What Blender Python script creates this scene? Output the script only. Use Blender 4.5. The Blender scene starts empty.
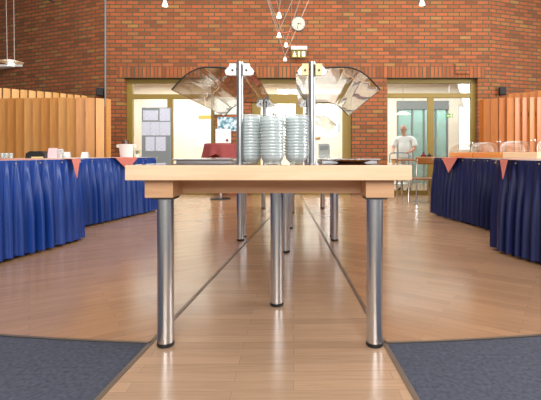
import bpy, bmesh, math, random
from mathutils import Vector, Matrix
random.seed(7)
S = bpy.context.scene
COL = S.collection
PI = math.pi
F = 420.0      # focal length in pixels
H = 0.88       # eye height

# ------------------------------------------------------------------ materials
def new_mat(name):
    m = bpy.data.materials.new(name); m.use_nodes = True
    nt = m.node_tree
    return m, nt, nt.nodes['Principled BSDF']

def lin(c):
    return tuple(((v/255)/12.92 if v/255 <= .04045 else ((v/255+.055)/1.055)**2.4) for v in c) + (1,)

def plain(name, rgb, rough=.5, metal=0, noise=.06, scale=30, spec=.5):
    m, nt, b = new_mat(name)
    b.inputs['Roughness'].default_value = rough
    b.inputs['Metallic'].default_value = metal
    b.inputs['Specular IOR Level'].default_value = spec
    tc = nt.nodes.new('ShaderNodeTexCoord')
    n = nt.nodes.new('ShaderNodeTexNoise'); n.inputs['Scale'].default_value = scale; n.inputs['Detail'].default_value = 3
    nt.links.new(tc.outputs['Object'], n.inputs['Vector'])
    mx = nt.nodes.new('ShaderNodeMix'); mx.data_type = 'RGBA'
    c = lin(rgb)
    mx.inputs['A'].default_value = tuple(v*(1-noise) for v in c[:3]) + (1,)
    mx.inputs['B'].default_value = tuple(min(1, v*(1+noise)) for v in c[:3]) + (1,)
    nt.links.new(n.outputs['Fac'], mx.inputs['Factor'])
    nt.links.new(mx.outputs['Result'], b.inputs['Base Color'])
    return m

def emis(name, rgb, strength):
    m, nt, b = new_mat(name)
    b.inputs['Base Color'].default_value = lin(rgb)
    b.inputs['Emission Color'].default_value = lin(rgb)
    b.inputs['Emission Strength'].default_value = strength
    return m

def brick(name, soldier=False, rot=0.0):
    m, nt, b = new_mat(name)
    L = nt.links
    geo = nt.nodes.new('ShaderNodeTexCoord')
    sep = nt.nodes.new('ShaderNodeSeparateXYZ'); L.new(geo.outputs['Object'], sep.inputs[0])
    # run along the wall: x*cos + y*sin
    ca = nt.nodes.new('ShaderNodeMath'); ca.operation = 'MULTIPLY'; ca.inputs[1].default_value = math.cos(rot)
    sa = nt.nodes.new('ShaderNodeMath'); sa.operation = 'MULTIPLY'; sa.inputs[1].default_value = math.sin(rot)
    ad = nt.nodes.new('ShaderNodeMath'); ad.operation = 'ADD'
    L.new(sep.outputs['X'], ca.inputs[0]); L.new(sep.outputs['Y'], sa.inputs[0])
    L.new(ca.outputs[0], ad.inputs[0]); L.new(sa.outputs[0], ad.inputs[1])
    cb = nt.nodes.new('ShaderNodeCombineXYZ')
    if soldier:
        z0 = nt.nodes.new('ShaderNodeMath'); z0.operation = 'SUBTRACT'; z0.inputs[1].default_value = 2.505
        L.new(sep.outputs['Z'], z0.inputs[0])
        L.new(z0.outputs[0], cb.inputs['X']); L.new(ad.outputs[0], cb.inputs['Y'])
    else:
        L.new(ad.outputs[0], cb.inputs['X']); L.new(sep.outputs['Z'], cb.inputs['Y'])
    t = nt.nodes.new('ShaderNodeTexBrick')
    t.inputs['Scale'].default_value = 1
    t.inputs['Brick Width'].default_value = .25
    t.inputs['Row Height'].default_value = .0833
    t.inputs['Mortar Size'].default_value = .0115
    t.inputs['Mortar Smooth'].default_value = .15
    t.inputs['Bias'].default_value = -.05
    t.offset = 0 if soldier else .5
    t.inputs['Color1'].default_value = (0, 0, 0, 1); t.inputs['Color2'].default_value = (1, 1, 1, 1)
    t.inputs['Mortar'].default_value = (.5, .5, .5, 1)
    L.new(cb.outputs[0], t.inputs['Vector'])
    ramp = nt.nodes.new('ShaderNodeValToRGB')
    cr = ramp.color_ramp
    cr.elements[0].position = 0; cr.elements[0].color = lin((136, 76, 42))
    cr.elements[1].position = 1; cr.elements[1].color = lin((176, 134, 72))
    for p, c in ((.25, (170, 92, 52)), (.5, (152, 86, 46)), (.7, (182, 98, 56)), (.88, (162, 102, 56))):
        e = cr.elements.new(p); e.color = lin(c)
    L.new(t.outputs['Color'], ramp.inputs[0])
    n = nt.nodes.new('ShaderNodeTexNoise'); n.inputs['Scale'].default_value = 14; n.inputs['Detail'].default_value = 4
    L.new(geo.outputs['Object'], n.inputs['Vector'])
    mul = nt.nodes.new('ShaderNodeMix'); mul.data_type = 'RGBA'; mul.blend_type = 'MULTIPLY'
    mul.inputs['Factor'].default_value = .35
    L.new(ramp.outputs[0], mul.inputs['A']); L.new(n.outputs['Color'], mul.inputs['B'])
    mx = nt.nodes.new('ShaderNodeMix'); mx.data_type = 'RGBA'
    L.new(t.outputs['Fac'], mx.inputs['Factor']); L.new(mul.outputs['Result'], mx.inputs['A'])
    mx.inputs['B'].default_value = lin((78, 74, 56))
    L.new(mx.outputs['Result'], b.inputs['Base Color'])
    bp = nt.nodes.new('ShaderNodeBump'); bp.invert = True; bp.inputs['Strength'].default_value = .5; bp.inputs['Distance'].default_value = .01
    L.new(t.outputs['Fac'], bp.inputs['Height']); L.new(bp.outputs[0], b.inputs['Normal'])
    b.inputs['Roughness'].default_value = .85
    return m

def wood(name, c1, c2, rough=.35, stretch=(1, 14, 14), scale=3.0, coat=0):
    m, nt, b = new_mat(name); L = nt.links
    tc = nt.nodes.new('ShaderNodeTexCoord')
    mp = nt.nodes.new('ShaderNodeMapping'); mp.inputs['Scale'].default_value = stretch
    L.new(tc.outputs['Object'], mp.inputs[0])
    n = nt.nodes.new('ShaderNodeTexNoise'); n.inputs['Scale'].default_value = scale; n.inputs['Detail'].default_value = 6
    n.inputs['Distortion'].default_value = .4
    L.new(mp.outputs[0], n.inputs['Vector'])
    r = nt.nodes.new('ShaderNodeValToRGB')
    r.color_ramp.elements[0].position = .3; r.color_ramp.elements[0].color = lin(c1)
    r.color_ramp.elements[1].position = .7; r.color_ramp.elements[1].color = lin(c2)
    L.new(n.outputs['Fac'], r.inputs[0]); L.new(r.outputs[0], b.inputs['Base Color'])
    b.inputs['Roughness'].default_value = rough
    b.inputs['Coat Weight'].default_value = coat; b.inputs['Coat Roughness'].default_value = .08
    return m

def parquet(name, ang, base=(166, 130, 100)):
    m, nt, b = new_mat(name); L = nt.links
    tc = nt.nodes.new('ShaderNodeTexCoord')
    mp = nt.nodes.new('ShaderNodeMapping'); mp.inputs['Rotation'].default_value = (0, 0, -ang)
    L.new(tc.outputs['Object'], mp.inputs[0])
    t = nt.nodes.new('ShaderNodeTexBrick'); t.inputs['Scale'].default_value = 1
    t.inputs['Brick Width'].default_value = .62; t.inputs['Row Height'].default_value = .068
    t.inputs['Mortar Size'].default_value = .0012; t.inputs['Bias'].default_value = 0
    t.offset = .37; t.offset_frequency = 2
    t.inputs['Color1'].default_value = (0, 0, 0, 1); t.inputs['Color2'].default_value = (1, 1, 1, 1)
    t.inputs['Mortar'].default_value = (.3, .3, .3, 1)
    L.new(mp.outputs[0], t.inputs['Vector'])
    r = nt.nodes.new('ShaderNodeValToRGB')
    k = lambda f: lin(tuple(min(255, v*f) for v in base))
    r.color_ramp.elements[0].color = k(.96); r.color_ramp.elements[1].color = k(1.05)
    L.new(t.outputs['Color'], r.inputs[0])
    mp2 = nt.nodes.new('ShaderNodeMapping'); mp2.inputs['Scale'].default_value = (2, 26, 1)
    L.new(mp.outputs[0], mp2.inputs[0])
    n = nt.nodes.new('ShaderNodeTexNoise'); n.inputs['Scale'].default_value = 2.5; n.inputs['Detail'].default_value = 5
    L.new(mp2.outputs[0], n.inputs['Vector'])
    r2 = nt.nodes.new('ShaderNodeValToRGB')
    r2.color_ramp.elements[0].position = .3; r2.color_ramp.elements[0].color = (.87, .86, .84, 1)
    r2.color_ramp.elements[1].position = .65; r2.color_ramp.elements[1].color = (1, 1, 1, 1)
    L.new(n.outputs['Fac'], r2.inputs[0])
    mul = nt.nodes.new('ShaderNodeMix'); mul.data_type = 'RGBA'; mul.blend_type = 'MULTIPLY'; mul.inputs['Factor'].default_value = 1
    L.new(r.outputs[0], mul.inputs['A']); L.new(r2.outputs[0], mul.inputs['B'])
    mx = nt.nodes.new('ShaderNodeMix'); mx.data_type = 'RGBA'
    L.new(t.outputs['Fac'], mx.inputs['Factor']); L.new(mul.outputs['Result'], mx.inputs['A'])
    mx.inputs['B'].default_value = k(.84)
    L.new(mx.outputs['Result'], b.inputs['Base Color'])
    n3 = nt.nodes.new('ShaderNodeTexNoise'); n3.inputs['Scale'].default_value = 3
    L.new(tc.outputs['Object'], n3.inputs['Vector'])
    mr = nt.nodes.new('ShaderNodeMapRange'); mr.inputs['To Min'].default_value = .15; mr.inputs['To Max'].default_value = .27
    L.new(n3.outputs['Fac'], mr.inputs['Value']); L.new(mr.outputs[0], b.inputs['Roughness'])
    b.inputs['Specular IOR Level'].default_value = .55
    return m

def sheet_glass(name, refl=.3, tint=(245, 250, 250), rough=.01, haze=0.0, haze_col=(230, 240, 240), power=3, translucent=False):
    """thin sheet: mix of clear, mirror reflection growing towards grazing, and a little haze"""
    m, nt, b = new_mat(name); L = nt.links
    out = nt.nodes['Material Output']; nt.nodes.remove(b)
    tr = nt.nodes.new('ShaderNodeBsdfTransparent'); tr.inputs['Color'].default_value = lin(tint)
    gl = nt.nodes.new('ShaderNodeBsdfGlossy'); gl.inputs['Roughness'].default_value = rough
    lw = nt.nodes.new('ShaderNodeLayerWeight'); lw.inputs['Blend'].default_value = .5
    pw = nt.nodes.new('ShaderNodeMath'); pw.operation = 'POWER'; pw.inputs[1].default_value = power
    L.new(lw.outputs['Facing'], pw.inputs[0])
    mr = nt.nodes.new('ShaderNodeMapRange'); mr.inputs['To Min'].default_value = refl*.25; mr.inputs['To Max'].default_value = refl
    L.new(pw.outputs[0], mr.inputs['Value'])
    mx = nt.nodes.new('ShaderNodeMixShader')
    L.new(mr.outputs[0], mx.inputs[0]); L.new(tr.outputs[0], mx.inputs[1]); L.new(gl.outputs[0], mx.inputs[2])
    last = mx
    if haze:
        df = nt.nodes.new('ShaderNodeBsdfDiffuse'); df.inputs['Color'].default_value = lin(haze_col)
        if translucent:
            tl = nt.nodes.new('ShaderNodeBsdfTranslucent'); tl.inputs['Color'].default_value = lin(haze_col)
            m3 = nt.nodes.new('ShaderNodeMixShader'); L.new(df.outputs[0], m3.inputs[1]); L.new(tl.outputs[0], m3.inputs[2]); df = m3
        m2 = nt.nodes.new('ShaderNodeMixShader'); m2.inputs[0].default_value = haze
        L.new(mx.outputs[0], m2.inputs[1]); L.new(df.outputs[0], m2.inputs[2]); last = m2
    L.new(last.outputs[0], out.inputs['Surface'])
    return m

def lines_mat(name, paper, ink, rows=40):
    """paper with faint grey text-like rules"""
    m, nt, b = new_mat(name); L = nt.links
    tc = nt.nodes.new('ShaderNodeTexCoord')
    mp = nt.nodes.new('ShaderNodeMapping'); mp.inputs['Scale'].default_value = (12, 12, rows)
    L.new(tc.outputs['Object'], mp.inputs[0])
    n = nt.nodes.new('ShaderNodeTexNoise'); n.inputs['Scale'].default_value = 1.6; n.inputs['Detail'].default_value = 2
    L.new(mp.outputs[0], n.inputs['Vector'])
    r = nt.nodes.new('ShaderNodeValToRGB')
    r.color_ramp.elements[0].position = .4; r.color_ramp.elements[0].color = lin(ink)
    r.color_ramp.elements[1].position = .56; r.color_ramp.elements[1].color = lin(paper)
    L.new(n.outputs['Fac'], r.inputs[0]); L.new(r.outputs[0], b.inputs['Base Color'])
    b.inputs['Roughness'].default_value = .7
    return m

M = dict(
    brick=brick('brick_back'), soldier=brick('brick_soldier', True),
    brick_l=brick('brick_left_wing', rot=math.atan2(1.3, -3.3) + PI), brick_r=brick('brick_right_wing', rot=math.atan2(.9, 2.8)),
    floor_c=parquet('parquet_strip', .02, (176, 146, 120)),
    floor_l=parquet('parquet_left', math.radians(33)), floor_r=parquet('parquet_right', math.radians(-33)),
    beech=wood('beech', (224, 188, 150), (236, 204, 170), .3),
    beech_d=wood('beech_apron', (188, 142, 104), (206, 162, 122), .4),
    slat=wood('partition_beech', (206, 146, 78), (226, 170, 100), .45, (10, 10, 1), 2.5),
    slat_b=wood('partition_beech_pale', (208, 156, 90), (226, 178, 112), .45, (10, 10, 1), 2.5),
    slat_r=wood('partition_beech_shaded', (190, 112, 40), (212, 134, 58), .45, (10, 10, 1), 2.5),
    orange_wood=wood('orange_wood', (190, 116, 48), (222, 150, 78), .3),
    brown_wood=wood('brown_wood', (126, 78, 32), (152, 96, 44), .35),
    steel=plain('brushed_steel', (214, 215, 217), .27, 1, .08, 60),
    steel_s=plain('satin_steel', (176, 177, 180), .3, 1, .04, 60),
    chrome=plain('chrome', (225, 225, 228), .12, 1, .02),
    black=plain('black_plastic', (22, 22, 24), .45),
    seam=plain('seam_metal', (120, 108, 96), .4, .6),
    carpet=plain('carpet', (76, 79, 91), .95, 0, .6, 55, .1),
    blue_l=plain('blue_satin_lit', (8, 58, 140), .36, 0, .12, 6, .6),  # skirt cloth on the lit left side, light put into the colour
    blue_r=plain('blue_satin_shaded', (14, 25, 74), .5, 0, .12, 6, .4),  # same blue cloth on the right, shade put into a darker colour
    white_cloth=plain('cream_cloth', (214, 204, 190), .8),
    salmon=plain('salmon_cloth', (206, 120, 108), .85, 0, .1, 60),
    burgundy=plain('burgundy_cloth', (140, 62, 62), .85, 0, .12, 30),
    olive=plain('olive_frame', (138, 116, 50), .5),
    cream=plain('cream_plaster', (246, 236, 218), .85, 0, .03, 4),
    white=plain('white_plaster', (244, 243, 240), .8, 0, .03, 4),
    ceiling=plain('ceiling_white', (225, 222, 215), .9),
    grey=plain('grey_board', (128, 137, 142), .55),
    grey_d=plain('grey_header', (128, 132, 132), .6),
    clampw=plain('clamp_white', (238, 238, 234), .35),
    clampy=plain('clamp_beech', (226, 200, 140), .4),
    pane=sheet_glass('door_glass', .3),
    guard=sheet_glass('guard_glass', .8, (226, 220, 212), .012, .02, (200, 190, 180), .9),
    acrylic=sheet_glass('clear_acrylic', .1, (246, 240, 232), .03, .03),
    bowl=sheet_glass('bowl_glass', .42, (246, 251, 251), .1, .27, (246, 251, 252), 2),
    inner_glass=sheet_glass('screen_glass', .25, (205, 226, 222), .02, .25, (190, 212, 208)),
    paper=lines_mat('printed_paper', (206, 212, 228), (186, 193, 212), 60),
    paper_w=lines_mat('white_print', (246, 246, 246), (214, 214, 216), 50),
    lamp_on=emis('lit_bulb', (255, 244, 225), 9),
    tube_on=emis('lit_tube', (255, 255, 252), 6),
    skin=plain('skin', (208, 152, 128), .55, 0, .05, 20),
    shirt=plain('white_shirt', (240, 240, 240), .8, 0, .03),
    trousers=plain('beige_trousers', (196, 186, 172), .8),
    hair=plain('grey_hair', (190, 186, 182), .8),
    shoe=plain('black_shoe', (25, 22, 20), .4),
    blue_tube=plain('blue_tube', (110, 140, 176), .35, .3),
    green=plain('leaf', (70, 110, 50), .6, 0, .3, 40),
    clock_face=plain('clock_face', (206, 198, 176), .5),
    wire=plain('grey_cable', (150, 140, 132), .4, .6),
    copper=plain('copper_bar', (190, 110, 80), .35, .5),
    exit_lit=emis('exit_lit', (104, 92, 34), .5),
    exit_white=emis('exit_pictogram', (245, 240, 170), 1.1),
    exit_green=emis('exit_green', (90, 150, 90), .35),
    red=plain('tomato_red', (196, 48, 30), .3), orange=plain('carrot_orange', (226, 130, 30), .4), yellow=plain('lemon', (228, 190, 60), .4),
    dark_red=plain('dark_red_ceramic', (110, 30, 34), .3),
    wicker=plain('wicker', (196, 150, 96), .8, 0, .25, 80),
    pin=plain('brass_pin', (214, 176, 80), .3, .8),
    yellow_sign=plain('orange_sign', (226, 160, 70), .6),
)

def picture_mat():
    m, nt, b = new_mat('landscape_print'); L = nt.links
    tc = nt.nodes.new('ShaderNodeTexCoord')
    n = nt.nodes.new('ShaderNodeTexNoise'); n.inputs['Scale'].default_value = 12; n.inputs['Detail'].default_value = 4
    L.new(tc.outputs['Object'], n.inputs['Vector'])
    r = nt.nodes.new('ShaderNodeValToRGB'); e = r.color_ramp
    e.elements[0].position = .34; e.elements[0].color = lin((40, 60, 70))
    e.elements[1].position = .62; e.elements[1].color = lin((236, 244, 248))
    x = e.elements.new(.47); x.color = lin((120, 170, 190))
    L.new(n.outputs['Fac'], r.inputs[0]); L.new(r.outputs[0], b.inputs['Base Color'])
    return m
M['picture'] = picture_mat()

# ------------------------------------------------------------------ mesh helpers
def box(bm, x0, x1, y0, y1, z0, z1, mat=None):
    vs = [bm.verts.new(p) for p in ((x0,y0,z0),(x1,y0,z0),(x1,y1,z0),(x0,y1,z0),(x0,y0,z1),(x1,y0,z1),(x1,y1,z1),(x0,y1,z1))]
    if mat is not None:
        for v in vs: v.co = mat @ v.co
    for f in ((3,2,1,0),(4,5,6,7),(0,1,5,4),(1,2,6,5),(2,3,7,6),(3,0,4,7)):
        bm.faces.new([vs[i] for i in f])

def tube(bm, pts, r, seg=10, caps=True):
    """tube through points; r a number or one per point"""
    pts = [Vector(p) for p in pts]
    rs = r if isinstance(r, (list, tuple)) else [r]*len(pts)
    rings = []
    up = None
    for i, p in enumerate(pts):
        d = (pts[min(i+1, len(pts)-1)] - pts[max(i-1, 0)]).normalized()
        if up is None:
            up = Vector((0, 0, 1)) if abs(d.z) < .9 else Vector((1, 0, 0))
        a = d.cross(up)
        if a.length < 1e-4: a = d.orthogonal()
        a.normalize(); b = a.cross(d).normalized(); up = b
        rings.append([bm.verts.new(p + rs[i]*(math.cos(2*PI*k/seg)*a + math.sin(2*PI*k/seg)*b)) for k in range(seg)])
    for i in range(len(rings)-1):
        for k in range(seg):
            bm.faces.new((rings[i][k], rings[i][(k+1) % seg], rings[i+1][(k+1) % seg], rings[i+1][k]))
    if caps:
        bm.faces.new(rings[0][::-1]); bm.faces.new(rings[-1])

def lathe(bm, prof, c=(0, 0, 0), seg=24, close=False):
    """revolve (r, z) profile round z"""
    rings = []
    for r, z in prof:
        if r < 1e-6: rings.append([bm.verts.new((c[0], c[1], c[2]+z))])
        else: rings.append([bm.verts.new((c[0]+r*math.cos(2*PI*k/seg), c[1]+r*math.sin(2*PI*k/seg), c[2]+z)) for k in range(seg)])
    n = len(rings)
    for i in range(n if close else n-1):
        A, B = rings[i], rings[(i+1) % n]
        for k in range(seg):
            a = [A[k % len(A)], A[(k+1) % seg % len(A)]] if len(A) > 1 else [A[0]]
            b = [B[(k+1) % seg], B[k]] if len(B) > 1 else [B[0]]
            if len(a)+len(b) >= 3: bm.faces.new(a+b)

def prism(bm, pts, ax, t0, t1):
    """extrude a polygon; ax: 'y' -> pts are (x,z); 'z' -> (x,y); 'x' -> (y,z)"""
    def P(p, t):
        return {'y': (p[0], t, p[1]), 'z': (p[0], p[1], t), 'x': (t, p[0], p[1])}[ax]
    a = [bm.verts.new(P(p, t0)) for p in pts]; b = [bm.verts.new(P(p, t1)) for p in pts]
    n = len(pts)
    bm.faces.new(a); bm.faces.new(b[::-1])
    for i in range(n): bm.faces.new((a[i], b[i], b[(i+1) % n], a[(i+1) % n]))

def grid(bm, f, nu, nv):
    g = [[bm.verts.new(f(i/nu, j/nv)) for j in range(nv+1)] for i in range(nu+1)]
    for i in range(nu):
        for j in range(nv):
            bm.faces.new((g[i][j], g[i+1][j], g[i+1][j+1], g[i][j+1]))

def obj(name, bm, mat, parent=None, smooth=False, bevel=0, loc=None, rotz=None):
    bmesh.ops.recalc_face_normals(bm, faces=bm.faces)
    me = bpy.data.meshes.new(name); bm.to_mesh(me); bm.free()
    me.materials.append(mat)
    if smooth:
        me.shade_smooth() if hasattr(me, 'shade_smooth') else me.polygons.foreach_set('use_smooth', [True]*len(me.polygons))
        if smooth == 'auto':
            me.set_sharp_from_angle(angle=math.radians(35))
    o = bpy.data.objects.new(name, me); COL.objects.link(o)
    if parent: o.parent = parent
    if bevel:
        md = o.modifiers.new('bevel', 'BEVEL'); md.width = bevel; md.segments = 2; md.limit_method = 'ANGLE'
    if loc is not None: o.location = loc
    if rotz is not None: o.rotation_euler.z = rotz
    return o

def tag(o, label=None, cat=None, group=None, kind=None):
    if label: o['label'] = label
    if cat: o['category'] = cat
    if group: o['group'] = group
    if kind: o['kind'] = kind
    return o

def thing(name, loc, label=None, cat=None, group=None, rotz=0, kind=None):
    o = bpy.data.objects.new(name, None); COL.objects.link(o)
    o.empty_display_size = .05
    o.location = loc; o.rotation_euler.z = rotz
    return tag(o, label, cat, group, kind)

def dup(o, loc=None, rotz=None, label=None, group=None, parent=None):
    c = o.copy(); COL.objects.link(c)
    if parent: c.parent = parent
    if loc is not None: c.location = loc
    if rotz is not None: c.rotation_euler.z = rotz
    if label: c['label'] = label
    if group: c['group'] = group
    for ch in list(o.children): dup(ch, parent=c)
    return c

B = bmesh.new
def at(px, py, Y):
    """a point in the place seen from the eye at that spot, at depth Y"""
    return Vector(((px-302)*Y/F, Y, H+(154-py)*Y/F))

# ------------------------------------------------------------------ setting: floor
CX, CY, CR = -.15, 10.6, 8.66          # centre of the round hall
def seam_x(side, y):
    return (-.733+.066*(y-1.5)) if side < 0 else (.411-.06*(y-1.5))
Y0, Y1 = .2, 9.0
bm = B(); prism(bm, [(seam_x(-1, Y0), Y0), (seam_x(1, Y0), Y0), (seam_x(1, Y1), Y1), (seam_x(-1, Y1), Y1)], 'z', -.05, 0)
tag(obj('floor', bm, M['floor_c']), kind='structure')
def arc_pts(side, n=40):
    a0 = math.radians(-90 + side*3.6)
    # arc from the seam outwards
    out = []
    for i in range(n+1):
        a = math.radians(-90) + side*math.radians(3.55 + i/n*62)
        out.append((CX+CR*math.cos(a), CY+CR*math.sin(a)))
    return out
for side, m in ((-1, 'floor_l'), (1, 'floor_r')):
    ap = arc_pts(side)
    s0 = (seam_x(side, ap[0][1]), ap[0][1])
    pts = [s0] + ap[1:] + [(side*9, ap[-1][1]), (side*9, 13.5), (seam_x(side, 9.0), 13.5), (seam_x(side, 9.0), 9.0)]
    bm = B(); prism(bm, pts if side > 0 else pts[::-1], 'z', -.05, 0)
    tag(obj('floor', bm, M[m]), kind='structure')
    cp = [(seam_x(side, Y0), Y0), s0] + ap[1:] + [(side*9, ap[-1][1]), (side*9, Y0)]
    bm = B(); prism(bm, cp if side < 0 else cp[::-1], 'z', -.05, -.002)
    tag(obj('carpet', bm, M['carpet']), 'dark blue grey carpet with curved edge %s of the wooden strip' % ('left' if side < 0 else 'right'), 'carpet')
    # thin metal joint along the strip
    bm = B()
    prism(bm, [(seam_x(side, Y0)-.011, Y0), (seam_x(side, Y0)+.011, Y0), (seam_x(side, 8.9)+.011, 8.9), (seam_x(side, 8.9)-.011, 8.9)], 'z', 0, .003)
    tag(obj('trim_1' if side < 0 else 'trim_2', bm, M['seam']), kind='structure')
    bm = B()
    ae = [s0]+ap[1:]
    for i in range(len(ae)-1):
        a, b = Vector((*ae[i], 0)), Vector((*ae[i+1], 0))
        d = Vector((CX, CY, 0)); na = (d-a).normalized()*.008; nb = (d-b).normalized()*.008
        prism(bm, [tuple((a-na)[:2]), tuple((a+na)[:2]), tuple((b+nb)[:2]), tuple((b-nb)[:2])], 'z', 0, .003)
    tag(obj('trim_3' if side < 0 else 'trim_4', bm, M['seam']), kind='structure')

# ------------------------------------------------------------------ setting: brick walls and glazed openings
WY, WT, TOP = 9.0, .34, 4.8
OPEN = [(-3.81, -1.88), (-1.09, 1.07), (1.82, 3.77)]
ZD = 2.505                       # head of the openings
bm = B()
xs = [-4.22] + [v for o in OPEN for v in o] + [4.03]
for i in range(0, len(xs), 2): box(bm, xs[i], xs[i+1], WY, WY+WT, 0, ZD)
box(bm, -4.22, 4.03, WY, WY+WT, ZD, TOP)
tag(obj('wall_back', bm, M['brick']), kind='structure')
bm = B(); box(bm, -3.95, 3.92, WY-.012, WY, ZD+.004, ZD+.25)
tag(obj('trim_5', bm, M['soldier']), kind='structure')
def wing(name, a, b, m):
    a, b = Vector((*a, 0)), Vector((*b, 0)); d = (b-a).normalized(); n = Vector((-d.y, d.x, 0))*WT
    if n.y < 0: n = -n
    bm = B(); prism(bm, [a[:2], b[:2], (b+n)[:2], (a+n)[:2]], 'z', 0, TOP)
    tag(obj(name, bm, M[m]), kind='structure')
wing('wall_left', (-4.22, 9.0), (-8.6, 10.72), 'brick_l')
wing('wall_right', (4.03, 9.0), (8.6, 10.47), 'brick_r')
bm = B(); box(bm, -9, 9, -1.5, 11.3, TOP, TOP+.1)
tag(obj('ceiling', bm, M['ceiling']), kind='structure')

def glazed(n, x0, x1, mull, fw_l=.1, fw_r=.1, mw=.12, tz0=2.08, tz1=2.18):
    d = thing('door_%d' % n, ((x0+x1)/2, WY+.16, 0), kind='structure')
    cx = (x0+x1)/2
    fy0, fy1 = -.04, .04
    bm = B()
    box(bm, x0-cx, x0-cx+fw_l, fy0, fy1, 0, ZD); box(bm, x1-cx-fw_r, x1-cx, fy0, fy1, 0, ZD)
    box(bm, x0-cx+fw_l, x1-cx-fw_r, fy0, fy1, ZD-.09, ZD)
    box(bm, x0-cx+fw_l, x1-cx-fw_r, fy0, fy1, tz0, tz1)
    box(bm, x0-cx+fw_l, x1-cx-fw_r, fy0, fy1, 0, .09)
    obj('frame', bm, M['olive'], d, bevel=.006)
    bm = B(); box(bm, mull-mw/2-cx, mull+mw/2-cx, fy0, fy1, .09, tz0)
    obj('mullion', bm, M['olive'], d, bevel=.006)
    for a, b in ((x0+fw_l, mull-mw/2), (mull+mw/2, x1-fw_r)):
        bm = B(); box(bm, a-cx, b-cx, -.004, .004, .09, tz0); obj('pane', bm, M['pane'], d)
    bm = B(); box(bm, x0+fw_l-cx, x1-fw_r-cx, -.004, .004, tz1, ZD-.09); obj('pane', bm, M['pane'], d)
glazed(1, *OPEN[0], -2.87, .13)
glazed(2, *OPEN[1], -.06, .19, .19, .17, 1.98, 2.18)
glazed(3, *OPEN[2], 2.80, .04, .1, .13, 2.1, 2.2)

# ------------------------------------------------------------------ setting: bright foyer beyond the doors
FY = 12.2
bm = B()
WX0, WX1 = at(458, 0, FY).x, at(480, 0, FY).x
box(bm, -8.5, 2.75, FY, FY+.15, 0, 3.0); box(bm, 2.75, WX0, FY, FY+.15, 2.42, 3.0)
box(bm, WX0, WX1, FY, FY+.15, 0, .95); box(bm, WX0, WX1, FY, FY+.15, 2.3, 3.0); box(bm, WX1, 8.5, FY, FY+.15, 0, 3.0)
box(bm, 4.25, WX0, FY, FY+.15, 0, 2.42)
tag(obj('wall_foyer', bm, M['cream']), kind='structure')
bm = B(); box(bm, 2.2, 6.0, FY+1.3, FY+1.4, 0, 3.0)
tag(obj('wall_inner', bm, M['white']), kind='structure')
bm = B(); box(bm, -8.5, 8.5, WY+WT+.6, FY+1.5, 2.95, 3.0)
tag(obj('ceiling_foyer', bm, M['white']), kind='structure')
w = thing('window_1', ((WX0+WX1)/2, FY+.05, .95), kind='structure')
hw = (WX1-WX0)/2
bm = B(); box(bm, -hw, hw, -.03, .03, 0, .06); box(bm, -hw, hw, -.03, .03, 1.29, 1.35); box(bm, -hw, -hw+.05, -.03, .03, .06, 1.29); box(bm, hw-.05, hw, -.03, .03, .06, 1.29)
obj('frame', bm, M['white'], w)
bm = B(); box(bm, -hw+.05, hw-.05, -.004, .004, .06, 1.29); obj('pane', bm, emis('daylit_pane', (250, 252, 255), 1.3), w)
# grey-headed glazed screen seen through the right door
w = thing('window_2', (3.5, FY+.03, 0), kind='structure')
bm = B(); box(bm, -.75, .75, -.08, .08, 2.17, 2.42); obj('header', bm, M['grey_d'], w)
bm = B()
for x in (-.75, -.32, .02, .36, .70): box(bm, x, x+.05, -.03, .03, 0, 2.17)
obj('mullion', bm, M['grey_d'], w)
bm = B(); box(bm, -.7, .7, -.005, .005, .03, 2.17); obj('pane', bm, M['inner_glass'], w)

# ------------------------------------------------------------------ buffet tables with steel legs
TW0, TW1 = -.777, .483; TC = -.147; TL = 2.5; TOPZ = .83
def make_table():
    t = thing('buffet_table', (TC, 1.84, 0), 'beech buffet table with steel legs, nearest to the viewer, carrying three stacks of glass bowls', 'table')
    hw_ = (TW1-TW0)/2
    bm = B(); box(bm, -hw_, hw_, 0, TL, TOPZ-.066, TOPZ); 
    obj('tabletop', bm, M['beech'], t, bevel=.004)
    bm = B(); box(bm, -hw_+.012, hw_-.012, .012, TL-.012, TOPZ, TOPZ+.0015)
    obj('reflection_sheet', bm, M['top'], t)  # thin sheet over the beech, coloured like the reflection it shows
    for s in (-1, 1):
        xa, xb = sorted((s*.434, s*.562))
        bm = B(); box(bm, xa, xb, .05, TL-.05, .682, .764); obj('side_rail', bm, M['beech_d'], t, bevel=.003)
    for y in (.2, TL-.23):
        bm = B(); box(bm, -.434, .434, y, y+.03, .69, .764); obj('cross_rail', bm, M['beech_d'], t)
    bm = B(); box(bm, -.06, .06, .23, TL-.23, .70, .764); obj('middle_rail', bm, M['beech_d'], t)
    for x, y, zt in ((-.481, .095, .682), (.481, .095, .682), (-.481, TL-.06, .682), (.481, TL-.06, .682), (0, .607, .70), (0, TL-.57, .70)):
        bm = B(); lathe(bm, [(0, .016), (.0375, .016), (.0375, zt-.006), (0, zt-.006)], (0, 0, 0), 40)
        l = obj('leg', bm, M['steel'], t, smooth='auto', loc=(x, y, 0))
        bm = B(); lathe(bm, [(0, 0), (.036, 0), (.039, .004), (.039, .018), (.0, .018)], seg=40)
        tag(obj('foot_ring', bm, M['black'], l, smooth='auto'), 'black foot ring')
        bm = B(); box(bm, -.05, .05, -.05, .05, zt-.006, zt); tag(obj('mounting_plate', bm, M['black'], l), 'black mounting plate')
    return t
m, nt, b = new_mat('worktop_reflection')
b.inputs['Base Color'].default_value = lin((112, 72, 44)); b.inputs['Roughness'].default_value = .06; b.inputs['Coat Weight'].default_value = .6  # dark brown stands for the reflected brick, not the wood's own tone
M['top'] = m
table = make_table()
table2 = dup(table, (TC, 4.37, 0), label='beech buffet table with steel legs, directly behind the nearest one')

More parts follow.
